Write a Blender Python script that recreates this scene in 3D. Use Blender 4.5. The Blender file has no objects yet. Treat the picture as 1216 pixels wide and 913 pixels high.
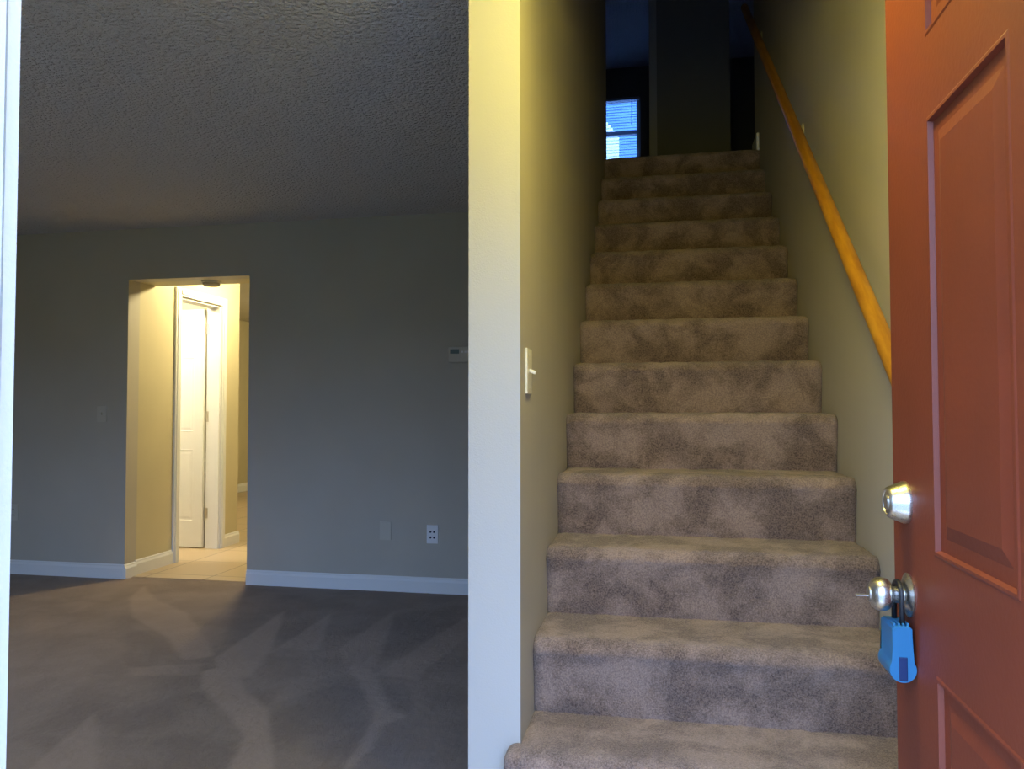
import bpy, bmesh, math, random
from mathutils import Vector, Matrix, noise
random.seed(7)
C = bpy.context.scene.collection
PI = math.pi

# ------------------------------------------------------------------ measured place
XL, XR = -0.3367, 0.583          # stair walls (faces)
CX0 = -0.4657                    # left face of the wall end beside the stair
HF = 1.848                       # front of that wall end
YB = 4.81                        # back wall of the living room
H = 2.467                        # ceiling
R, T, Y2, NOSE = 0.195, 0.2441, 2.0219, 0.0201
ZT = 14 * R                      # upper floor
HC = ZT + 2.44                   # upper ceiling
D0, D1, DH = -3.705, -2.769, 2.105   # opening in the back wall
DX = 0.384                       # outside face of the open red door
EYE = 1.1833

# ------------------------------------------------------------------ helpers
def wpos(o):
    v = Vector((0, 0, 0))
    while o:
        v += Vector(o.location); o = o.parent
    return v

def obj(name, bm, mat, parent=None, smooth=False, auto=None):
    """link a bmesh (world coordinates) as one mesh object"""
    if parent:
        bmesh.ops.translate(bm, verts=bm.verts, vec=-wpos(parent))
    bmesh.ops.recalc_face_normals(bm, faces=bm.faces)
    me = bpy.data.meshes.new(name); bm.to_mesh(me); bm.free()
    o = bpy.data.objects.new(name, me); C.objects.link(o)
    if mat: me.materials.append(mat)
    if smooth:
        for p in me.polygons: p.use_smooth = True
        if auto:
            me.set_sharp_from_angle(angle=math.radians(auto))
    if parent: o.parent = parent
    return o

def empty(name, loc):
    o = bpy.data.objects.new(name, None); C.objects.link(o); o.location = loc
    o.empty_display_size = 0.1
    return o

def tag(o, label=None, cat=None, group=None, kind=None):
    if label: o['label'] = label
    if cat: o['category'] = cat
    if group: o['group'] = group
    if kind: o['kind'] = kind
    return o

def struct(name, bm, mat, label=None, **k):
    o = obj(name, bm, mat, **k); o['kind'] = 'structure'
    if label: o['label'] = label
    return o

def box(bm, x0, x1, y0, y1, z0, z1, bev=0, seg=2):
    r = bmesh.ops.create_cube(bm, size=1)
    vs = r['verts']
    for v in vs:
        v.co = Vector((x0 + (v.co.x + .5) * (x1 - x0), y0 + (v.co.y + .5) * (y1 - y0), z0 + (v.co.z + .5) * (z1 - z0)))
    if bev:
        es = list({e for v in vs for e in v.link_edges})
        bmesh.ops.bevel(bm, geom=es, offset=bev, segments=seg, affect='EDGES', profile=.5)
    return bm

def B(*a, **k): return box(bmesh.new(), *a, **k)
def BB(*boxes):
    bm = bmesh.new()
    for b in boxes: box(bm, *b)
    return bm

def lathe(bm, prof, origin, axis, n=40, cap=True):
    """prof: list of (distance along axis, radius)"""
    ax = Vector(axis).normalized()
    u = ax.orthogonal().normalized(); w = ax.cross(u)
    rings = []
    for d, r in prof:
        rings.append([bm.verts.new(Vector(origin) + ax * d + (u * math.cos(2*PI*i/n) + w * math.sin(2*PI*i/n)) * max(r, 1e-5)) for i in range(n)])
    for a, b in zip(rings, rings[1:]):
        for i in range(n):
            bm.faces.new((a[i], a[(i+1) % n], b[(i+1) % n], b[i]))
    if cap:
        bm.faces.new(rings[0][::-1]); bm.faces.new(rings[-1])
    return bm

def tube(bm, pts, r, n=14, closed=False, squash=None):
    pts = [Vector(p) for p in pts]; rings = []
    N = len(pts)
    up = None
    for i, p in enumerate(pts):
        a = pts[(i-1) % N] if (i > 0 or closed) else p
        b = pts[(i+1) % N] if (i < N-1 or closed) else p
        d = (b - a).normalized()
        if up is None: up = d.orthogonal().normalized()
        up = (up - d * up.dot(d)).normalized()
        s = d.cross(up)
        rings.append([bm.verts.new(p + (up * math.cos(2*PI*k/n) + s * math.sin(2*PI*k/n)) * r) for k in range(n)])
    for i in range(N if closed else N-1):
        a, b = rings[i], rings[(i+1) % N]
        for k in range(n): bm.faces.new((a[k], a[(k+1) % n], b[(k+1) % n], b[k]))
    if not closed:
        bm.faces.new(rings[0][::-1]); bm.faces.new(rings[-1])
    return bm

def extrude_poly(bm, pts, vec):
    a = [bm.verts.new(p) for p in pts]; b = [bm.verts.new(Vector(p) + Vector(vec)) for p in pts]
    bm.faces.new(a); bm.faces.new(b[::-1])
    n = len(a)
    for i in range(n): bm.faces.new((a[i], b[i], b[(i+1) % n], a[(i+1) % n]))
    return bm

# ------------------------------------------------------------------ materials
def mat(name, color, rough=.6, metal=0, spec=.5):
    m = bpy.data.materials.new(name); m.use_nodes = True
    b = m.node_tree.nodes['Principled BSDF']
    b.inputs['Base Color'].default_value = (*color, 1)
    b.inputs['Roughness'].default_value = rough
    b.inputs['Metallic'].default_value = metal
    b.inputs['Specular IOR Level'].default_value = spec
    return m

def nodes(m): return m.node_tree.nodes, m.node_tree.links, m.node_tree.nodes['Principled BSDF']

def noise_tex(m, scale, detail=4, rough=.5, stretch=None, dist=0):
    N, L, b = nodes(m)
    g = N.new('ShaderNodeNewGeometry')
    t = N.new('ShaderNodeTexNoise'); t.inputs['Scale'].default_value = scale
    t.inputs['Detail'].default_value = detail; t.inputs['Roughness'].default_value = rough
    t.inputs['Distortion'].default_value = dist
    if stretch:
        mp = N.new('ShaderNodeMapping'); mp.inputs['Scale'].default_value = stretch
        L.new(g.outputs['Position'], mp.inputs['Vector']); L.new(mp.outputs[0], t.inputs['Vector'])
    else:
        L.new(g.outputs['Position'], t.inputs['Vector'])
    return t

def ramp(m, src, stops):
    N, L, b = nodes(m)
    r = N.new('ShaderNodeValToRGB'); L.new(src, r.inputs[0])
    e = r.color_ramp.elements
    while len(e) > len(stops): e.remove(e[-1])
    while len(e) < len(stops): e.new(.5)
    for k, (p, c) in enumerate(stops):
        e[k].position = p; e[k].color = (*c, 1)
    return r

def bump(m, src, dist, strength=1, prev=None):
    N, L, b = nodes(m)
    n = N.new('ShaderNodeBump'); n.inputs['Distance'].default_value = dist; n.inputs['Strength'].default_value = strength
    L.new(src, n.inputs['Height'])
    if prev: L.new(prev.outputs[0], n.inputs['Normal'])
    L.new(n.outputs[0], b.inputs['Normal'])
    return n

def mixc(m, fac, a, b_):
    N, L, b = nodes(m)
    x = N.new('ShaderNodeMix'); x.data_type = 'RGBA'
    for s, i in ((fac, 0), (a, 6), (b_, 7)):
        if isinstance(s, (int, float)): x.inputs[i].default_value = s
        elif isinstance(s, tuple): x.inputs[i].default_value = (*s, 1)
        else: L.new(s, x.inputs[i])
    return x.outputs[2]

def paint(name, c, rough=.55, amp=.04, spec=.35):
    m = mat(name, c, rough, spec=spec); N, L, b = nodes(m)
    t = noise_tex(m, 2.2, 3)
    r = ramp(m, t.outputs['Fac'], [(.3, tuple(v*(1-amp) for v in c)), (.7, tuple(v*(1+amp) for v in c))])
    L.new(r.outputs[0], b.inputs['Base Color'])
    t2 = noise_tex(m, 260, 2); bump(m, t2.outputs['Fac'], .0006, .6)
    return m

M = {}
M['beige'] = paint('wall_paint', (.49, .455, .38))
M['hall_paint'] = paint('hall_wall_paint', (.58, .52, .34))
M['white'] = paint('white_trim_paint', (.80, .80, .78), .35, .01, .5)
M['shade_trim'] = paint('shade_darkened_trim', (.34, .34, .33), .5, .01)  # white trim darkened so its colour holds the upstairs shade
M['jamb'] = paint('door_frame_paint', (.60, .61, .60), .4, .01)
M['upstairs_shade'] = paint('shade_darkened_paint', (.17, .165, .155))  # wall beige darkened, upstairs gloom put into the colour
M['ivory'] = mat('ivory_plastic', (.78, .74, .58), .35)
M['plate_white'] = mat('white_plastic', (.80, .80, .80), .35)
M['plate_beige'] = mat('beige_plastic', (.555, .525, .44), .45)
M['detector'] = mat('shade_toned_plastic', (.44, .39, .30), .5)
M['black'] = mat('black_rubber', (.012, .012, .014), .45)
M['socket'] = mat('dark_socket', (.01, .012, .03), .5)
M['lcd'] = mat('grey_green_display', (.06, .10, .07), .3)

# popcorn ceiling
m = M['popcorn'] = mat('popcorn_ceiling', (.80, .78, .79), .9, spec=.2)
N, L, b = nodes(m)
t = noise_tex(m, 58, 3, .6); v = N.new('ShaderNodeTexVoronoi'); v.inputs['Scale'].default_value = 62
g = N.new('ShaderNodeNewGeometry'); L.new(g.outputs['Position'], v.inputs['Vector'])
mx = N.new('ShaderNodeMath'); mx.operation = 'SUBTRACT'; L.new(t.outputs['Fac'], mx.inputs[0])
ml = N.new('ShaderNodeMath'); ml.operation = 'MULTIPLY'; ml.inputs[1].default_value = .55
L.new(v.outputs['Distance'], ml.inputs[0]); L.new(ml.outputs[0], mx.inputs[1])
bump(m, mx.outputs[0], .026, 1)
M['flat_ceiling'] = paint('smooth_ceiling_paint', (.62, .60, .54), .8)

def carpet(name, dark, light, patch=9, pile=False):
    m = mat(name, dark, 1, spec=.05); N, L, b = nodes(m)
    t1 = noise_tex(m, patch, 5, .6, dist=.4)
    r1 = ramp(m, t1.outputs['Fac'], [(.42, (0, 0, 0)), (.60, (1, 1, 1))])
    mid = tuple((a + c) / 2 for a, c in zip(dark, light))
    c1 = mixc(m, r1.outputs[0], dark, tuple(a*.25+c*.75 for a, c in zip(dark, light)))
    t2 = noise_tex(m, 230, 3, .7)
    r2 = ramp(m, t2.outputs['Fac'], [(.36, tuple(a*.55 for a in dark)), (.64, tuple(a*1.25 for a in light))])
    c2 = mixc(m, .38, c1, r2.outputs[0])
    if pile:
        at = N.new('ShaderNodeAttribute'); at.attribute_name = 'pile'
        c2 = mixc(m, at.outputs['Fac'], c2, tuple(a*1.55 for a in light))
    L.new(c2, b.inputs['Base Color'])
    t3 = noise_tex(m, 420, 2, .6)
    bn = bump(m, t3.outputs['Fac'], .006, .8)
    t4 = noise_tex(m, 60, 3, .6)
    bump(m, t4.outputs['Fac'], .006, .5, bn)
    b.inputs['Sheen Weight'].default_value = .25
    b.inputs['Sheen Roughness'].default_value = .6
    return m
M['stair_carpet'] = carpet('stair_carpet', (.100, .062, .047), (.44, .315, .255), 7)
M['floor_carpet'] = carpet('living_room_carpet', (.150, .096, .062), (.29, .205, .145), 3.5, True)

# tile floor
m = M['tile'] = mat('ceramic_floor_tile', (.55, .42, .28), .35)
N, L, b = nodes(m)
br = N.new('ShaderNodeTexBrick'); br.offset = 0; br.inputs['Scale'].default_value = 1
br.inputs['Brick Width'].default_value = .46; br.inputs['Row Height'].default_value = .46
br.inputs['Mortar Size'].default_value = .005
br.inputs['Color1'].default_value = (.46, .35, .225, 1); br.inputs['Color2'].default_value = (.50, .385, .26, 1)
br.inputs['Mortar'].default_value = (.22, .16, .10, 1)
g = N.new('ShaderNodeNewGeometry'); mp = N.new('ShaderNodeMapping'); mp.inputs['Location'].default_value = (3.59 + .46*2, -5.456 + .46*4, 0)
L.new(g.outputs['Position'], mp.inputs[0]); L.new(mp.outputs[0], br.inputs['Vector']); L.new(br.outputs['Color'], b.inputs['Base Color'])

# red door paint
m = M['red'] = mat('red_door_paint', (.19, .036, .015), .52)
N, L, b = nodes(m)
t = noise_tex(m, 7, 4); r = ramp(m, t.outputs['Fac'], [(.3, (.178, .034, .014)), (.7, (.205, .039, .016))]); L.new(r.outputs[0], b.inputs['Base Color'])
t = noise_tex(m, 120, 3); bump(m, t.outputs['Fac'], .0008, .5)
M['door_edge'] = mat('red_door_edge_paint', (.33, .042, .024), .5)

# metals
def metal(name, c, rough):
    m = mat(name, c, rough, 1); N, L, b = nodes(m)
    t = noise_tex(m, 90, 2, stretch=(1, 12, 12)); r = ramp(m, t.outputs['Fac'], [(.3, (rough*.8,)*3), (.7, (min(1, rough*1.3),)*3)])
    L.new(r.outputs[0], b.inputs['Roughness']); return m
M['nickel'] = metal('satin_nickel', (.70, .68, .63), .30)
M['brass'] = metal('polished_brass', (.90, .76, .38), .3)
M['bracket'] = mat('pale_brass_lacquer', (.88, .80, .48), .4, .35)
M['steel'] = metal('steel', (.62, .60, .56), .35)

# oak rail
m = M['oak'] = mat('varnished_oak', (.5, .24, .03), .4)
N, L, b = nodes(m)
t = noise_tex(m, 60, 5, .6, stretch=(1, .12, .12))
r = ramp(m, t.outputs['Fac'], [(.3, (.28, .11, .008)), (.7, (.47, .225, .018))]); L.new(r.outputs[0], b.inputs['Base Color'])

# lock box plastic
M['blue'] = mat('blue_plastic', (.028, .17, .33), .4)
M['blue_dark'] = mat('dark_blue_keyway', (.006, .025, .10), .5)

# outside
m = M['sky_blue'] = mat('sky_stand_in_blue', (.15, .31, .62), .6)  # blue of the boards that stand in for open sky
M['siding_white'] = mat('white_lap_siding', (.80, .82, .86), .6)
M['concrete'] = paint('concrete', (.22, .21, .20), .9)
M['porch'] = paint('pale_concrete', (.24, .235, .225), .85)
M['grass'] = paint('lawn_grass', (.05, .075, .03), .95, .15)
M['blind'] = mat('blue_grey_blind', (.40, .48, .62), .5)

def emit(name, c, s):
    m = bpy.data.materials.new(name); m.use_nodes = True
    N = m.node_tree.nodes; N.clear(); e = N.new('ShaderNodeEmission'); o = N.new('ShaderNodeOutputMaterial')
    e.inputs[0].default_value = (*c, 1); e.inputs[1].default_value = s
    m.node_tree.links.new(e.outputs[0], o.inputs[0]); return m
ENTRY_LAMP = emit('lit_entry_lamp_glass', (1, .84, .17), 112)
HALL_LAMP = emit('lit_hall_lamp_glass', (1, .84, .46), 190)
ROOM_LAMP = emit('lit_closet_lamp_glass', (1, .90, .66), 300)

# glass; the bedroom tint is added to dim the light from outside
def glass(name, tint):
    m = bpy.data.materials.new(name); m.use_nodes = True
    N = m.node_tree.nodes; L = m.node_tree.links; N.clear()
    t = N.new('ShaderNodeBsdfTransparent'); t.inputs[0].default_value = (*tint, 1)
    gl = N.new('ShaderNodeBsdfGlossy'); gl.inputs['Roughness'].default_value = .05
    mx = N.new('ShaderNodeMixShader'); mx.inputs[0].default_value = .05; o = N.new('ShaderNodeOutputMaterial')
    L.new(t.outputs[0], mx.inputs[1]); L.new(gl.outputs[0], mx.inputs[2]); L.new(mx.outputs[0], o.inputs[0]); return m
M['dimming_glass'] = glass('tinted_window_glass', (.62, .70, .80))
M['clear_glass'] = glass('window_glass', (.9, .94, .96))

# ------------------------------------------------------------------ ground floor shell
GX0 = -5.3
struct('wall_front', BB(
    (-6.1, -4.1, .34, .5, -.15, HC + .1), (-4.1, -2.2, .34, .5, -.15, .85), (-4.1, -2.2, .34, .5, 2.1, HC + .1),
    (-2.2, -.51, .34, .5, -.15, HC + .1), (-.51, .452, .34, .5, 2.07, HC + .1), (.452, 2.6, .34, .5, -.15, HC + .1)), M['beige'])
struct('wall_left', B(GX0 - .12, GX0, .5, YB + .12, 0, H + .01), M['beige'])
struct('wall_back', BB((GX0, D0, YB, YB + .12, 0, H + .01), (D1, CX0, YB, YB + .12, 0, H + .01), (D0, D1, YB, YB + .12, DH, H + .01)), M['beige'])
struct('wall_stair_left', BB((CX0, XL, HF, 4.95, 0, HC)), M['beige'], 'long beige wall on the left of the stairs, its pale end facing the entry')
M['end_cap'] = paint('off_white_paint', (.51, .50, .47), .45, .01)
struct('trim_wall_end', BB((CX0, XL, HF-.012, HF, 0, H)), M['end_cap'], 'pale painted end of the wall between the living room and the stairs')
struct('wall_stair_right', B(XR, XR + .12, .5, 4.93, 0, HC), M['beige'], 'beige wall on the right of the stairs that carries the handrail')
struct('floor', BB((XL - .2, XR+.12, .34, 5.07, -.1, 0.0)), M['tile'], 'entry floor in front of the stairs')
struct('ceiling', BB((GX0, CX0, .5, YB, H, H + .12), (CX0, XR, .5, HF, H, H + .12)), M['popcorn'], 'textured popcorn ceiling of the living room and entry')
struct('wall_stairwell_front', B(XL - .14, XR + .12, HF - .12, HF, H + .12, HC), M['beige'])

# living room carpet with vacuum marks (pile brushed different ways)
POLY = {'L1': [(-2.1, 3.37), (-2.2, 4.26), (-1.88, 3.5), (-1.79, 3.13), (-2.01, 3.24)], 'L2': [(-1.88, 3.5), (-1.9, 4.23), (-1.66, 3.58)], 'L3': [(-1.58, 3.56), (-1.55, 4.34), (-1.38, 3.8), (-1.31, 3.38), (-1.42, 3.36)], 'L4': [(-1.27, 3.28), (-1.1, 4.3), (-1.0, 3.94), (-1.06, 3.41), (-1.05, 3.27)], 'L5': [(-2.05, 3.18), (-1.97, 3.31), (-1.72, 3.0), (-1.53, 2.83), (-1.33, 2.51), (-1.23, 2.31), (-1.2, 2.0), (-1.39, 2.0), (-1.39, 2.27), (-1.49, 2.58), (-1.66, 2.76), (-1.89, 2.95)], 'L6': [(-1.44, 3.38), (-1.3, 3.36), (-1.05, 2.92), (-0.97, 2.88), (-1.03, 2.78), (-1.0, 2.58), (-1.01, 2.4), (-1.03, 2.34), (-1.07, 2.7), (-1.1, 2.87), (-1.27, 3.14)], 'L7': [(-2.72, 4.07), (-2.34, 3.67), (-2.12, 3.39), (-2.23, 3.31), (-2.54, 3.63), (-2.97, 3.93), (-3.3, 4.33), (-3.42, 4.63), (-3.14, 4.36)], 'L8': [(-2.19, 2.7), (-1.7, 2.1), (-1.99, 2.0)], 'L9': [(-1.87, 3.57), (-1.55, 3.58), (-1.5, 3.47), (-1.85, 3.45)], 'L10': [(-1.22, 3.24), (-1.02, 3.27), (-0.9, 2.89), (-0.95, 2.88), (-1.05, 3.19)], 'L11': [(-2.41, 3.17), (-2.11, 3.28), (-2.04, 3.14), (-2.33, 3.07)], 'L12': [(-1.6, 2.98), (-1.51, 3.02), (-1.48, 2.95), (-1.55, 2.9)],
 'D1': [(-2.73, 4.77), (-2.25, 4.64), (-2.19, 4.24), (-2.1, 3.38), (-2.45, 4.12)], 'D2': [(-2.19, 4.24), (-1.9, 4.23), (-1.88, 3.51)], 'D3': [(-2.01, 2.58), (-2.0, 3.0), (-1.6, 2.7), (-1.48, 2.55), (-1.39, 2.3), (-1.68, 2.1)], 'D4': [(-1.55, 2.86), (-1.38, 3.16), (-1.25, 3.1), (-1.09, 2.8), (-1.03, 2.37), (-1.23, 2.33)], 'D5': [(-1.88, 4.23), (-1.56, 4.33), (-1.58, 3.57), (-1.65, 3.58)], 'D6': [(-1.52, 4.3), (-1.16, 4.56), (-1.1, 4.3), (-1.3, 3.38)], 'D7': [(-2.89, 3.79), (-2.52, 3.57), (-2.28, 3.36), (-2.32, 3.18), (-2.46, 3.21)], 'D8': [(-1.21, 3.2), (-1.06, 3.18), (-0.96, 2.9), (-1.04, 2.92)]}
WT = {'L1': .30, 'L2': .26, 'L3': .22, 'L4': .26, 'L5': .32, 'L6': .30, 'L7': .26, 'L8': .24, 'L9': .12, 'L10': .12, 'L11': .16, 'L12': .12}
def inside(x, y, P):
    c = False; j = len(P) - 1
    for i in range(len(P)):
        if (P[i][1] > y) != (P[j][1] > y) and x < (P[j][0]-P[i][0])*(y-P[i][1])/(P[j][1]-P[i][1]) + P[i][0]: c = not c
        j = i
    return c
bm = bmesh.new()
x0, x1, y0, y1, st = GX0, CX0, .5, 4.868, .0145
nx, ny = int((x1-x0)/st), int((y1-y0)/st)
grid = [[bm.verts.new((x0+(x1-x0)*i/nx, y0+(y1-y0)*j/ny, 0)) for j in range(ny+1)] for i in range(nx+1)]
for i in range(nx):
    for j in range(ny): bm.faces.new((grid[i][j], grid[i+1][j], grid[i+1][j+1], grid[i][j+1]))
vals = []
bbx = {k: (min(p[0] for p in v)-.05, max(p[0] for p in v)+.05, min(p[1] for p in v)-.05, max(p[1] for p in v)+.05) for k, v in POLY.items()}
for col in grid:
    for v in col:
        x, y = v.co.x, v.co.y
        base = .17 + .26 * max(-.4, noise.noise(Vector((x*1.6, y*1.6, 3)))) + .10 * noise.noise(Vector((x*5, y*5, 9)))
        if x < -2.3: base += .06
        s = 0
        for dx, dy in ((0, 0), (.009, 0), (-.009, 0), (0, .012), (0, -.012)):
            X = x + dx + .008*noise.noise(Vector((x*9, y*9, 1))); Y = y + dy + .008*noise.noise(Vector((x*9, y*9, 5)))
            q = base
            for k, P in POLY.items():
                bb = bbx[k]
                if bb[0] < X < bb[1] and bb[2] < Y < bb[3] and inside(X, Y, P):
                    q = base*.35 if k[0] == 'D' else base*.5 + .05 + WT[k]*1.5
            s += q
        v.co.z = .002 * noise.noise(Vector((x*30, y*30, 0)))
        vals.append(max(0, s/5))
for e in [e for e in bm.edges if e.is_boundary]: pass
skirt = bmesh.ops.extrude_edge_only(bm, edges=[e for e in bm.edges if e.is_boundary])
for g_ in skirt['geom']:
    if isinstance(g_, bmesh.types.BMVert): g_.co.z = -.1
fl = struct('floor_living_room', bm, M['floor_carpet'], 'brown living room carpet with pale vacuum marks')
a = fl.data.attributes.new('pile', 'FLOAT', 'POINT')
nv = len(fl.data.vertices)
a.data.foreach_set('value', (vals + [.2]*(nv-len(vals)))[:nv])

# ------------------------------------------------------------------ hall beyond the opening
HX0, HX1 = D0, -1.4
FX0 = -5.93
struct('floor_hall', BB((FX0, HX1, 4.868, 12.1, -.1, .004)), M['tile'], 'beige tiled floor of the hall beyond the opening')
struct('wall_hall_left', BB(
    (D0-.12, D0, YB+.12, 5.402, 0, H), (D0-.12, D0, 5.979, 6.27, 0, H), (D0-.12, D0, 5.402, 5.979, 2.075, H)), M['hall_paint'], 'yellow lit hall wall with the white closet doorway')
struct('wall_hall_right', B(HX1, HX1+.12, YB+.12, 12.1, 0, H), M['hall_paint'])
struct('wall_closet', BB((-5.0, D0-.12, 6.33, 6.43, 0, H), (-5.1, -5.0, YB+.12, 6.43, 0, H)), M['hall_paint'])
struct('wall_far_left', B(FX0-.12, FX0, 6.43, 12.1, 0, H), M['hall_paint'])
struct('wall_far_back', B(FX0, HX1, 12.1, 12.2, 0, H), M['hall_paint'])
struct('wall_far_front', B(FX0-.12, -5.1, 6.3, 6.43, 0, H), M['hall_paint'])
struct('ceiling_hall', BB((FX0-.12, HX1+.12, YB+.12, 12.2, H, H+.1)), M['flat_ceiling'], 'pale hall ceiling beyond the dropped soffit')
struct('trim_soffit', BB((D0, HX1, YB+.12, 5.11, DH, H)), M['hall_paint'], 'dropped soffit over the hall opening')

def baseboard(name, p0, p1, nrm, h=.1, t=.014, m='white', z=0):
    """moulded board along p0-p1, nrm points into the room"""
    p0, p1, n = Vector((*p0, z)), Vector((*p1, z)), Vector((*nrm, 0))
    prof = [(0, 0), (t, 0), (t, h*.72), (t*.75, h*.80), (t*.55, h*.86), (t*.55, h*.93), (t*.25, h), (0, h)]
    bm = extrude_poly(bmesh.new(), [p0 + n*a + Vector((0, 0, b_)) for a, b_ in prof], p1-p0)
    return struct(name, bm, M[m])
baseboard('baseboard_back_left', (GX0, YB), (D0-.001, YB), (0, -1))
baseboard('baseboard_back_right', (D1+.001, YB), (CX0, YB), (0, -1))
baseboard('baseboard_left', (GX0, .5), (GX0, YB), (1, 0))
baseboard('baseboard_opening', (D0, YB-.014), (D0, 4.915), (1, 0), t=.022)
baseboard('baseboard_hall_left', (D0, 4.915), (D0, 5.336), (1, 0), h=.105, z=.004)
baseboard('baseboard_hall_corner', (D0, 6.045), (D0, 6.284), (1, 0), h=.105, z=.004)
baseboard('baseboard_far_left', (FX0, 6.43), (FX0, 12.1), (1, 0), h=.12, z=.004)
baseboard('baseboard_hall_end', (D0-.12, 6.27), (D0, 6.27), (0, 1), h=.105, z=.004)

# closet doorway casing and door
def casing(bm, x, y0, y1, z1, w=.065, t=.018, s=1):
    for (a, b_) in ((y0-w, y0), (y1, y1+w)):
        box(bm, x, x+s*t, a, b_, 0.004, z1+w); 
        box(bm, x+s*t, x+s*(t+.006), a+w*.25, b_-w*.25, .004, z1+w*.75)
    box(bm, x, x+s*t, y0, y1, z1, z1+w)
    box(bm, x+s*t, x+s*(t+.006), y0, y1, z1+w*.25, z1+w*.75)
bm = bmesh.new(); casing(bm, D0, 5.402, 5.979, 2.075)
struct('trim_closet', bm, M['white'], 'white casing round the closet doorway in the hall')
bm = BB((D0-.12, D0, 5.402, 5.42, .004, 2.075), (D0-.12, D0, 5.961, 5.979, .004, 2.075), (D0-.12, D0, 5.42, 5.961, 2.057, 2.075))
struct('trim_closet_jamb', bm, M['white'])

# panelled slab builder: face plane local x (width) z (height), thickness along y
def panel_slab(W, Hh, th, panels, depth=.003, mould=.014, raised=.001, lip=.001):
    """local coords: x 0..W, z 0..Hh, y 0 (front) .. th; panels list of (x0,x1,z0,z1); both faces moulded"""
    bm = bmesh.new()
    xs = sorted({0, W, *[p[0] for p in panels], *[p[1] for p in panels]})
    zs = sorted({0, Hh, *[p[2] for p in panels], *[p[3] for p in panels]})
    for side in (0, 1):
        y = 0 if side == 0 else th; s = 1 if side == 0 else -1
        for i in range(len(xs)-1):
            for j in range(len(zs)-1):
                cx, cz = (xs[i]+xs[i+1])/2, (zs[j]+zs[j+1])/2
                if any(p[0] < cx < p[1] and p[2] < cz < p[3] for p in panels): continue
                bm.faces.new([bm.verts.new(c) for c in ((xs[i], y, zs[j]), (xs[i+1], y, zs[j]), (xs[i+1], y, zs[j+1]), (xs[i], y, zs[j+1]))])
        for (a, b_, c, d) in panels:
            # rings: lip up, groove down, bevel rising to raised field
            rings = [(0, 0), (.003, -lip), (.007, -lip), (.0095, depth), (.0095+mould, depth), (.0095+mould*2, raised), (.0105+mould*2, raised)]
            prev = None
            for off, dep in rings:
                q = [bm.verts.new((X, y + s*dep, Z)) for X, Z in ((a+off, c+off), (b_-off, c+off), (b_-off, d-off), (a+off, d-off))]
                if prev:
                    for k in range(4): bm.faces.new((prev[k], prev[(k+1) % 4], q[(k+1) % 4], q[k]))
                prev = q
            bm.faces.new(prev)
    for (p, q) in (((0, 0), (W, 0)), ((W, 0), (W, Hh)), ((W, Hh), (0, Hh)), ((0, Hh), (0, 0))):
        bm.faces.new([bm.verts.new(v) for v in ((p[0], 0, p[1]), (q[0], 0, q[1]), (q[0], th, q[1]), (p[0], th, p[1]))])
    bmesh.ops.remove_doubles(bm, verts=bm.verts, dist=.0002)
    return bm

# white closet door, swung back into the closet
cd = empty('door_2', (-3.835, 5.975, 0.012)); tag(cd, 'white panelled closet door standing open in the hall', kind='structure')
W2 = .56
bm = panel_slab(W2, 2.03, .035, [(.09, .25, 1.72, 1.93), (.31, .47, 1.72, 1.93), (.09, .25, .98, 1.62), (.31, .47, .98, 1.62), (.09, .25, .22, .83), (.31, .47, .22, .83)])
bmesh.ops.transform(bm, matrix=Matrix.Translation((-3.835-.004, 5.975, .014)) @ Matrix.Rotation(math.radians(176), 4, 'Z') @ Matrix.Translation((0, -.0, 0)), verts=bm.verts)
slab = obj('door_slab', bm, M['white'], cd)
for z in (.26, 1.08, 1.83):
    bm = bmesh.new(); lathe(bm, [(0, .006), (.004, .007), (.086, .007), (.09, .006)], (-3.829, 5.965, z), (0, 0, 1), 16)
    box(bm, -3.829, -3.80, 5.958, 5.9605, z, z+.09)
    h = obj('hinge', bm, M['steel'], cd, smooth=True, auto=40); h['label'] = 'metal hinge'

# ------------------------------------------------------------------ smoke detector and hall lamp
def round_fixture(name, c, prof, m, parent=None, **k):
    return obj(name, lathe(bmesh.new(), prof, c, (0, 0, -1), 40), m, parent, smooth=True, auto=35)
sd = empty('smoke_detector', (-3.17, 4.985, DH)); tag(sd, 'round pale smoke detector under the soffit of the hall opening', 'smoke detector')
round_fixture('base', (-3.17, 4.985, DH), [(0, .068), (.010, .068), (.012, .064)], M['plate_beige'], sd)
round_fixture('cover', (-3.17, 4.985, DH-.012), [(0, .058), (.012, .060), (.020, .052), (.024, .030), (.025, .001)], M['detector'], sd)
def flush_lamp(x, y, z, r, label, em, drop=0):
    t = empty('ceiling_lamp', (x, y, z)); tag(t, label, 'lamp')
    round_fixture('lamp_base', (x, y, z), [(0, r), (.018, r), (.022, r*.93)], M['brass'], t)
    if drop:
        obj('stem', lathe(bmesh.new(), [(.015, .012), (.024+drop, .012), (.024+drop, r*.7), (.03+drop, r*.82)], (x, y, z), (0, 0, -1), 32), M['brass'], t, smooth=True, auto=35)
        z -= drop
    hh = r*.80
    prof = [(.022, r*.80)] + [(.022 + hh*(1-math.cos(a))/2, r*(.80+.14*math.sin(a)) if a < PI/2 else r*.94*math.sin(a)) for a in [i*PI/14 for i in range(1, 14)]] + [(.022+hh, .002)]
    round_fixture('glass_shade', (x, y, z), prof, em, t)
    lathe_bm = lathe(bmesh.new(), [(0, .006), (.006, .010), (.014, .006), (.018, .002)], (x, y, z-.022-hh), (0, 0, -1), 20)
    obj('finial', lathe_bm, M['brass'], t, smooth=True)
flush_lamp(.03, 1.30, H, .12, 'round glass lamp on the entry ceiling in front of the stairs', ENTRY_LAMP, .075)
flush_lamp(-4.45, 5.35, H, .12, 'round glass lamp inside the closet behind the white door', ROOM_LAMP)
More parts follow.
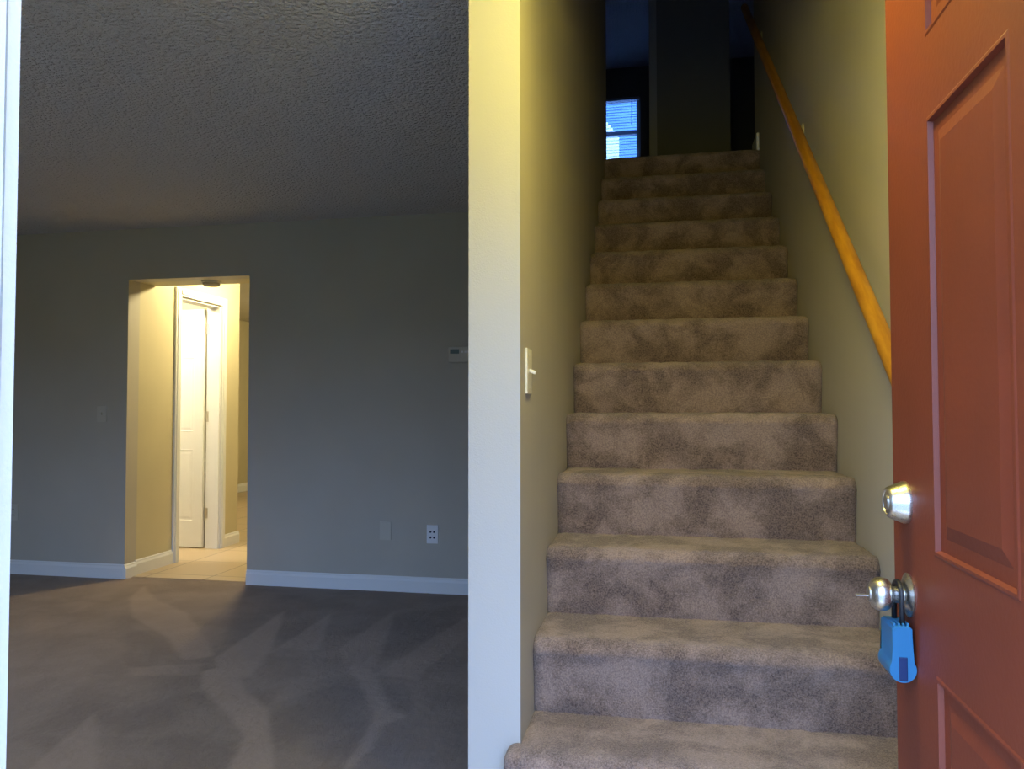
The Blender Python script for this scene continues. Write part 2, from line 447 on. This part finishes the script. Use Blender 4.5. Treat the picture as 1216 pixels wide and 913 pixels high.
flush_lamp(-3.9, 8.6, H, .14, 'round glass lamp on the ceiling of the far room past the hall', HALL_LAMP)
flush_lamp(-3.15, 5.75, H, .14, 'round glass lamp on the hall ceiling beyond the opening', HALL_LAMP)

# ------------------------------------------------------------------ stairs
stair = empty('staircase', (0.12, 1.5, 0)); tag(stair, 'brown carpeted staircase rising between two beige walls', 'staircase')
def step(k, last=False):
    yk = Y2 + (k-3)*T; z0, z1 = (k-1)*R, k*R
    r = .042
    # outline from the foot of the riser over the nosing to the back of the tread
    P = [(yk+.004, z0-.002), (yk, z0+.02)]
    for i in range(1, 8): P.append((yk - (NOSE-.004)*(i/7)**1.7, z0 + .02 + (z1-r-z0-.02)*i/7))
    cy, cz = yk - NOSE + r, z1 - r
    for i in range(1, 9):
        a = PI - i*PI/2/8; P.append((cy + r*math.cos(a), cz + r*math.sin(a)))
    end = yk + T + .02
    for i in range(1, 9): P.append((cy + (end-cy)*i/8, z1))
    xa, xb = XL+.0005, XR-.0005
    n = 96
    bm = bmesh.new(); G = []
    for i in range(n+1):
        x = xa + (xb-xa)*i/n
        edge = min(i, n-i)/n*(xb-xa)
        rd = .012*max(0, 1-edge/.03)**2
        row = []
        for j, (y, z) in enumerate(P):
            if k <= 2: pass
            d = .0035*noise.noise(Vector((x*26, y*26+k, z*26))) + .0025*noise.noise(Vector((x*70, y*70, z*70+k)))
            dy, dz = (-d, 0) if j < 10 else ((-d*.7, d*.7) if j < 17 else (0, d))
            if j < 17: dy += rd
            if j > 8: dz -= rd*.5
            row.append(bm.verts.new((x, y+dy, z+dz)))
        G.append(row)
    m_ = len(P)
    for i in range(n):
        for j in range(m_-1): bm.faces.new((G[i][j], G[i+1][j], G[i+1][j+1], G[i][j+1]))
    # closed underside and ends
    B0 = [bm.verts.new((g_[-1].co.x, end, z0-.002)) for g_ in G]
    for i in range(n):
        bm.faces.new((G[i][-1], G[i+1][-1], B0[i+1], B0[i])); bm.faces.new((B0[i], B0[i+1], G[i+1][0], G[i][0]))
    bm.faces.new([*G[0], B0[0]]); bm.faces.new([*G[-1], B0[-1]][::-1])
    return bm
for k in range(1, 14):
    bm = step(k)
    o = obj('step', bm, M['stair_carpet'], stair, smooth=True, auto=60)
    if k == 2:
        pass
# rounded carpet return where the lowest visible step passes the wall end
bm = bmesh.new()
box(bm, XL-.030, XL+.02, Y2-T-NOSE+.002, HF-.001, .0, 2*R-.002, bev=.022, seg=3)
obj('carpet_edge', bm, M['stair_carpet'], stair, smooth=True, auto=50)
# solid body below the steps
# landing and upper floor
struct('wall_under_landing', B(CX0, XR+.12, 5.0, 5.07, 0, ZT-.2), M['beige'])
YL = Y2 + 12*T
bm = step(14)
struct('floor_landing_edge', bm, M['stair_carpet'], 'carpeted nosing at the head of the stairs', smooth=True, auto=60)
struct('floor_upper', BB((-3.6, 2.6, 4.95, 9.06, ZT-.12, ZT)), M['stair_carpet'])

# ------------------------------------------------------------------ upper floor, dark rooms
struct('ceiling_upper', BB((-3.7, 2.7, HF-.12, 9.06, HC, HC+.12)), M['popcorn'])
struct('wall_upper_left', B(-3.7, -3.6, HF, 9.06, ZT-.12, HC), M['upstairs_shade'])
struct('wall_upper_right', B(2.6, 2.7, .5, 9.06, 0, HC), M['upstairs_shade'])
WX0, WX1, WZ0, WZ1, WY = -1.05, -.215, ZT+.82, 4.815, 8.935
struct('wall_upper_back', BB((-3.7, WX0, WY, WY+.12, ZT, HC), (WX1, 2.6, WY, WY+.12, ZT, HC), (WX0, WX1, WY, WY+.12, ZT, WZ0), (WX0, WX1, WY, WY+.12, WZ1, HC)), M['upstairs_shade'])
struct('wall_landing', BB((-.022, .532, 6.0, 6.12, ZT, HC), (-3.6, -.86, 6.0, 6.12, ZT, HC), (-.86, -.022, 6.0, 6.12, ZT+2.08, HC)), M['upstairs_shade'], 'shade-darkened wall facing the head of the stairs')
struct('wall_landing_front', BB((-3.6, CX0, 4.83, 4.95, ZT, HC), (XR+.12, 2.6, 4.81, 4.93, ZT, HC)), M['upstairs_shade'])
bm = BB((-.075, -.018, 5.982, 6.0, ZT, ZT+2.08), (-.04, -.022, 6.0, 6.12, ZT, ZT+2.08), (-.925, -.86, 5.982, 6.0, ZT, ZT+2.08), (-.925, -.018, 5.982, 6.0, ZT+2.08, ZT+2.145))
struct('trim_bedroom_doorway', bm, M['shade_trim'], 'shade-darkened casing of the dark doorway at the head of the stairs')
baseboard('baseboard_landing', (.0, 6.0), (.532, 6.0), (0, -1), m='upstairs_shade', z=ZT)
bm = B(XR-.016, XR, 4.722, 4.945, ZT-.004, ZT+.10, bev=.003)
box(bm, XR-.016, XR+.12, 4.931, 4.945, ZT, ZT+.10)
struct('baseboard_stair_end', bm, M['white'], 'white baseboard end at the top right of the stairs')

# bedroom window
w = empty('window_1', ((WX0+WX1)/2, WY, WZ0)); tag(w, 'small sash window glowing blue at the top of the stairs', kind='structure')
f = .045; MR = 4.412
bm = BB((WX0, WX0+f, WY+.02, WY+.09, WZ0, WZ1), (WX1-f, WX1, WY+.02, WY+.09, WZ0, WZ1), (WX0+f, WX1-f, WY+.02, WY+.09, WZ0, WZ0+f), (WX0+f, WX1-f, WY+.02, WY+.09, WZ1-f*.6, WZ1), (WX0+f, WX1-f, WY+.03, WY+.08, MR-.022, MR+.022))
obj('window_frame', bm, M['blind'], w)
obj('pane', BB((WX0+f, WX1-f, WY+.052, WY+.058, WZ0+f, MR-.022), (WX0+f, WX1-f, WY+.062, WY+.068, MR+.022, WZ1-f*.6)), M['dimming_glass'], w)
obj('window_sill', B(WX0-.03, WX1+.03, WY-.05, WY+.02, WZ0-.025, WZ0), M['upstairs_shade'], w)
bl = empty('window_blind', ((WX0+WX1)/2, WY-.02, WZ1)); tag(bl, 'open slatted blind hanging in the blue bedroom window', 'blind')
obj('headrail', B(WX0+.01, WX1-.01, WY-.015, WY+.018, WZ1-.03, WZ1-.002, bev=.003), M['blind'], bl)
bm = bmesh.new(); z = WZ1-.05
while z > WZ0+.03:
    extrude_poly(bm, [(WX0+.012, WY-.0115, z), (WX0+.012, WY+.0115, z+.0085), (WX0+.012, WY+.0115, z+.0097), (WX0+.012, WY-.0115, z+.0012)], (WX1-WX0-.024, 0, 0)); z -= .026
sl = obj('slats', bm, M['blind'], bl)
obj('wand', tube(bmesh.new(), [(WX1-.095, WY-.018, WZ1-.03), (WX1-.098, WY-.022, WZ1-.16), (WX1-.10, WY-.022, WZ1-.33)], .004, 8), M['plate_white'], bl, smooth=True)

# blue backdrop added in place of sky, with the white gable before it
nh = empty('sky_backdrop', (-2, 17, -.15)); tag(nh, 'blue boarded backdrop standing in for sky beyond the bedroom window', 'backdrop')
def siding(x0, x1, y, z0, z1, lap=.15, top=None):
    bm = bmesh.new(); z = z0
    while z < z1:
        xb = x1
        if top: xb = min(x1, top(z))
        if xb > x0 + .05:
            P = [(x0, y, z), (x0, y-.02, z), (x0, y-.006, z+lap), (x0, y, z+lap)]
            extrude_poly(bm, P, (xb-x0, 0, 0))
        z += lap
    return bm
obj('wall', siding(-8, 6, 17, -.15, 11, .06), M['sky_blue'], nh)
wh = empty('neighbour_shed', (-2.6, 14.5, -.15)); tag(wh, 'white sided gable before the blue sky backdrop beyond the bedroom window', 'building')
obj('wall', siding(-4.6, -.75, 14.5, -.15, 9, .06, lambda z: -.75 if z < 6.3 else -.75-(z-6.3)/1.3), M['siding_white'], wh)

# ------------------------------------------------------------------ front doorway
struct('trim_front_door', BB((-.51, -.486, .335, .49, -.0, 2.07), (.430, .452, .335, .49, 0, 2.07), (-.486, .430, .335, .49, 2.045, 2.07),
    (-.56, -.494, .5, .512, 0, 2.11), (-.56, .50, .5, .512, 2.052, 2.11)), M['jamb'], 'white frame of the front doorway at the left edge')
struct('trim_threshold', B(-.486, .430, .335, .52, -.02, .012), M['steel'])

# red front door, opened into the house; free edge at y=1.403
DW, DHt = .900, 2.03
door = empty('door_1', (DX, .503, .014)); tag(door, 'red six panel front door standing open on the right with its outer side in view', kind='structure')
def U(y): return 1.403 - y           # distance from the free edge
e0 = [(.196, .468), (.535, .735)]
zr = [(1.728, 1.90), (.972, 1.609), (.20, .802)]
pans = [(a, b_, c-.014, d-.014) for a, b_ in e0 for c, d in zr]
bm = panel_slab(DW, DHt, .044, pans, depth=.0060, mould=.020, raised=.001, lip=.0015)
# local x -> distance from free edge towards the hinge (-Y); local y(front 0) -> +X
Mx = Matrix(((0, 1, 0, DX), (-1, 0, 0, 1.403), (0, 0, 1, .014), (0, 0, 0, 1)))
bmesh.ops.transform(bm, matrix=Mx, verts=bm.verts)
obj('door_slab', bm, M['red'], door)
# deadbolt
def part_lathe(name, prof, c, parent, m, n=44): return obj(name, lathe(bmesh.new(), prof, c, (-1, 0, 0), n), m, parent, smooth=True, auto=32)
db = part_lathe('deadbolt', [(0, .0335), (.003, .034), (.006, .0335), (.026, .0250), (.0290, .0235), (.030, .0220), (.0300, .019), (.0285, .0185), (.0285, .0125)], (DX, 1.334, 1.034), door, M['nickel'])
db['label'] = 'satin nickel deadbolt cylinder'
kc = part_lathe('key_cylinder', [(0, .012), (.003, .012), (.0035, .011)], (DX-.0283, 1.334, 1.034), db, M['steel'])
kz, ky = .889, 1.325
rose = part_lathe('door_knob', [(0, .0335), (.003, .0345), (.0045, .032), (.007, .0265), (.010, .022), (.011, .0150), (.023, .0125), (.026, .0130), (.029, .0195), (.033, .0240), (.039, .0262), (.045, .0262), (.051, .0245), (.056, .0205), (.059, .0150), (.0595, .0125), (.058, .012)], (DX, ky, kz), door, M['nickel'])
rose['label'] = 'satin nickel door knob'
kc2 = part_lathe('key_cylinder', [(0, .0115), (.004, .0115), (.0045, .010)], (DX-.0575, ky, kz), rose, M['steel'])
obj('key', B(DX-.080, DX-.0618, ky-.0045, ky+.0045, kz-.0012-.003, kz+.0012-.003, bev=.0008), M['steel'], rose)
bm = B(DX+.010, DX+.034, 1.4025, 1.4045, kz-.028, kz+.028, bev=.0008)
obj('latch_plate', bm, M['brass'], door)
bm = B(DX+.010, DX+.034, 1.4025, 1.4045, 1.034-.028, 1.034+.028, bev=.0008)
obj('latch_plate', bm, M['brass'], door)
for z in (.2, 1.0, 1.78):
    bm = lathe(bmesh.new(), [(0, .006), (.10, .006)], (DX+.050, .506, z), (0, 0, 1), 14); obj('hinge', bm, M['brass'], door, smooth=True, auto=40)

# blue lock box hanging from the knob on a black shackle
lb = empty('lock_box', (DX-.025, ky, kz-.15)); tag(lb, 'small blue plastic lock box hanging on a black shackle from the door knob', 'lock box')
lx = DX-.0205
w2, rr = .0145, .0195
ztop, zc = kz-.042, kz-.042-.066
pts = [(lx+w2, ztop-.004), (lx+w2-.004, ztop), (lx-w2+.004, ztop), (lx-w2, ztop-.004)]
a0 = math.asin(w2/rr)
pts += [(lx+rr*math.cos(t_), zc+rr*math.sin(t_)) for t_ in [PI/2+a0 + (2*PI-2*a0)*i/28 for i in range(29)]]
def kh(y0, y1, m, nm, par, bev=.0016):
    bm = extrude_poly(bmesh.new(), [(x, y0, z) for x, z in pts], (0, y1-y0, 0))
    es = [e for e in bm.edges if abs(e.verts[0].co.y-e.verts[1].co.y) < 1e-6]
    bmesh.ops.bevel(bm, geom=es, offset=bev, segments=2, affect='EDGES')
    return obj(nm, bm, m, par, smooth=True, auto=40)
kh(1.292, 1.358, M['blue'], 'body', lb)
obj('keyway', B(lx-.0062, lx+.0062, 1.2902, 1.2935, zc-.0165, zc+.0195, bev=.0012), M['blue_dark'], lb)
bm = bmesh.new()
for i in range(4): box(bm, lx-.012+i*.0065, lx-.0085+i*.0065, 1.296, 1.318, ztop-.001, ztop+.004, bev=.0008)
obj('top_ridges', bm, M['blue'], lb)
# shackle: U over the neck
sp = [(lx+.003, ky-.021, ztop-.01), (lx+.003, ky-.021, kz-.004)]
sp += [(lx+.003, ky-.021*math.cos(t_), kz+.0005+.0195*math.sin(t_)) for t_ in [PI*i/14 for i in range(1, 14)]]
sp += [(lx+.003, ky+.021, kz-.004), (lx+.003, ky+.021, ztop-.01)]
obj('shackle', tube(bmesh.new(), sp, .0042, 14), M['black'], lb, smooth=True)

# ------------------------------------------------------------------ handrail
hr = empty('handrail', (XR-.075, 3.0, 2.0)); tag(hr, 'round oak handrail on brass brackets along the right stair wall', 'handrail')
sl_ = .80
def rz(y): return 1.311 + sl_*(y-1.878)
hx = XR-.073
bm = tube(bmesh.new(), [(hx, y, rz(y)) for y in (1.60, 1.603, 2.4, 3.2, 4.0, 4.75, 4.753)], .0212, 24)
obj('rail', bm, M['oak'], hr, smooth=True, auto=60)
for y in (1.75, 3.31, 4.55):
    zz = rz(y) - .112
    bm = lathe(bmesh.new(), [(0, .030), (.003, .030), (.007, .022), (.009, .012)], (XR-.0005, y, zz-.012), (-1, 0, 0), 28)
    tube(bm, [(XR-.006, y, zz-.012), (XR-.035, y, zz-.002), (XR-.062, y, zz+.035), (hx, y, rz(y)-.018)], .0065, 12)
    bk = obj('bracket', bm, M['bracket'], hr, smooth=True, auto=40)

# ------------------------------------------------------------------ wall plates
def plate_on_y(name, x0, x1, z0, z1, label, cat, m):
    t = empty(name, ((x0+x1)/2, YB, (z0+z1)/2)); tag(t, label, cat)
    obj('plate', B(x0, x1, YB-.006, YB+.002, z0, z1, bev=.002), m, t)
    return t
t = plate_on_y('wall_outlet', -1.497, -1.421, .318, .437, 'white four port wall plate with black sockets near the baseboard', 'wall outlet', M['plate_white'])
cx, cz = -1.459, .375
for i, (dx, dz) in enumerate(((-.012, .018), (.012, .018), (-.012, -.018), (.012, -.018))):
    obj('socket', lathe(bmesh.new(), [(0, .0068), (.003, .0068), (.0031, .004)], (cx+dx, YB-.005, cz+dz), (0, -1, 0), 18), M['socket'], t)
t = plate_on_y('blank_plate', -1.818, -1.741, .331, .449, 'beige wall plate left of the white four port plate', 'wall plate', M['plate_beige'])
for dz in (.042, -.042):
    obj('screw', lathe(bmesh.new(), [(0, .0035), (.0012, .003)], (-1.7795, YB-.0058, .39+dz), (0, -1, 0), 14), M['plate_beige'], t)
obj('jack', B(-1.7875, -1.7715, YB-.008, YB-.0055, .381, .399, bev=.001), M['plate_beige'], t)
t = plate_on_y('light_switch', -3.940, -3.863, 1.098, 1.212, 'beige light switch on the back wall left of the hall opening', 'light switch', M['plate_beige'])
obj('toggle', B(-3.9065, -3.8965, YB-.018, YB-.005, 1.148, 1.166, bev=.002), M['plate_beige'], t)
t = plate_on_y('wall_outlet', -4.655, -4.580, .385, .499, 'beige wall outlet low on the back wall at the far left', 'wall outlet', M['plate_beige'])
for dz in (.020, -.020):
    s_ = obj('socket', B(-4.6345, -4.6005, YB-.0085, YB-.0055, .442+dz-.013, .442+dz+.013, bev=.002), M['plate_beige'], t)
    obj('slot', BB((-4.6255, -4.6235, YB-.0088, YB-.0080, .442+dz-.004, .442+dz+.006), (-4.6115, -4.6095, YB-.0088, YB-.0080, .442+dz-.004, .442+dz+.006)), M['socket'], s_)

# thermostat
t = empty('thermostat', (-1.27, YB, 1.54)); tag(t, 'small rectangular thermostat on the back wall beside the pale wall end', 'thermostat')
obj('body', B(-1.348, -1.190, YB-.028, YB+.002, 1.487, 1.588, bev=.004), M['plate_beige'], t)
obj('display', B(-1.336, -1.276, YB-.0295, YB-.0270, 1.543, 1.572, bev=.001), M['lcd'], t)
for i in range(3):
    obj('button', B(-1.262+i*.022, -1.248+i*.022, YB-.031, YB-.0275, 1.548, 1.560, bev=.001), M['plate_white'], t)
obj('lower_cover', B(-1.342, -1.196, YB-.0295, YB-.0275, 1.492, 1.532, bev=.001), M['plate_beige'], t)

# ivory switch on the stair side of the wall end
t = empty('light_switch', (XL, 1.94, 1.281)); tag(t, 'ivory toggle light switch on the stair wall close to the pale wall end', 'light switch')
obj('plate', B(XL-.0, XL+.0065, 1.903, 1.975, 1.223, 1.339, bev=.0025), M['ivory'], t)
bm = B(XL+.004, XL+.024, 1.9345, 1.9435, 1.279, 1.288, bev=.002)
bmesh.ops.rotate(bm, verts=bm.verts, cent=(XL+.005, 1.939, 1.2835), matrix=Matrix.Rotation(math.radians(22), 3, 'Y'))
obj('toggle', bm, M['ivory'], t)
for dz in (.042, -.042):
    obj('screw', lathe(bmesh.new(), [(0, .0035), (.0012, .003)], (XL+.0062, 1.939, 1.281+dz), (1, 0, 0), 14), M['ivory'], t)

# ------------------------------------------------------------------ living room front window (daylight source behind the camera)
w = empty('window_2', (-3.15, .42, .85)); tag(w, 'living room window in the front wall', kind='structure')
bm = BB((-4.1, -4.05, .37, .47, .85, 2.1), (-2.25, -2.2, .37, .47, .85, 2.1), (-4.05, -2.25, .37, .47, .85, .90), (-4.05, -2.25, .37, .47, 2.05, 2.1), (-3.17, -3.13, .38, .46, .9, 2.05), (-4.05, -3.17, .39, .45, 1.455, 1.495), (-3.13, -2.25, .39, .45, 1.455, 1.495))
obj('window_frame', bm, M['white'], w)
obj('pane', BB((-4.05, -3.17, .417, .423, .9, 1.455), (-3.13, -2.25, .417, .423, .9, 1.455), (-4.05, -3.17, .417, .423, 1.495, 2.05), (-3.13, -2.25, .417, .423, 1.495, 2.05)), M['clear_glass'], w)
obj('window_sill', B(-4.15, -2.15, .47, .54, .825, .85), M['white'], w)

# ------------------------------------------------------------------ outside ground
struct('floor_outside', BB((-25, 25, -25, .34, -.35, -.17), (-25, 25, 12.4, 40, -.35, -.17), (-25, -6.2, .34, 12.4, -.35, -.17), (2.8, 25, .34, 12.4, -.35, -.17)), M['grass'], 'lawn around the house')
struct('floor_porch', B(-3.0, 2.4, -3.2, .335, -.17, -.03), M['porch'])

# ------------------------------------------------------------------ daylight
wd = bpy.data.worlds.new('overcast_sky'); bpy.context.scene.world = wd; wd.use_nodes = True
bg = wd.node_tree.nodes['Background']; bg.inputs[1].default_value = 13
wn, wl = wd.node_tree.nodes, wd.node_tree.links
tc = wn.new('ShaderNodeTexCoord'); sx = wn.new('ShaderNodeSeparateXYZ'); wr = wn.new('ShaderNodeValToRGB')
wl.new(tc.outputs['Generated'], sx.inputs[0]); wl.new(sx.outputs['Z'], wr.inputs[0]); wl.new(wr.outputs[0], bg.inputs[0])
e = wr.color_ramp.elements; e[0].position = 0; e[0].color = (.06, .075, .08, 1); e[1].position = .30; e[1].color = (.38, .57, 1.0, 1)
ee = wr.color_ramp.elements.new(.05); ee.color = (.12, .16, .25, 1)
def portal(name, loc, rot, sx, sy):
    l = bpy.data.lights.new(name, 'AREA'); l.shape = 'RECTANGLE'; l.size = sx; l.size_y = sy; l.cycles.is_portal = True
    o = bpy.data.objects.new(name, l); C.objects.link(o); o.location = loc; o.rotation_euler = rot
portal('doorway_portal', (-.03, .33, 1.02), (PI/2, 0, 0), .93, 2.06)
portal('window_portal', (-3.15, .35, 1.475), (PI/2, 0, 0), 1.86, 1.22)
portal('bedroom_portal', ((WX0+WX1)/2, WY+.11, (WZ0+WZ1)/2), (-PI/2, 0, 0), WX1-WX0, WZ1-WZ0)

# ------------------------------------------------------------------ camera
cam = bpy.data.cameras.new('camera'); co = bpy.data.objects.new('camera', cam); C.objects.link(co)
F, YAW, PITCH, ROLL = 912.434, .1919, .0325, -.0009
cam.sensor_width = 36; cam.sensor_fit = 'HORIZONTAL'; cam.lens = F/1216*36; cam.clip_start = .02; cam.clip_end = 100
co.location = (0, 0, EYE)
co.rotation_euler = (Matrix.Rotation(YAW, 3, 'Z') @ Matrix.Rotation(PI/2+PITCH, 3, 'X') @ Matrix.Rotation(ROLL, 3, 'Z')).to_euler()
s = bpy.context.scene; s.camera = co
s.view_settings.view_transform = 'Standard'; s.view_settings.look = 'None'; s.view_settings.gamma = 1
s.view_settings.use_curve_mapping = False; s.view_settings.exposure = 0
s.cycles.use_denoising = True
s.cycles.max_bounces = 10; s.cycles.diffuse_bounces = 3; s.cycles.transparent_max_bounces = 12
s.cycles.sample_clamp_indirect = 6
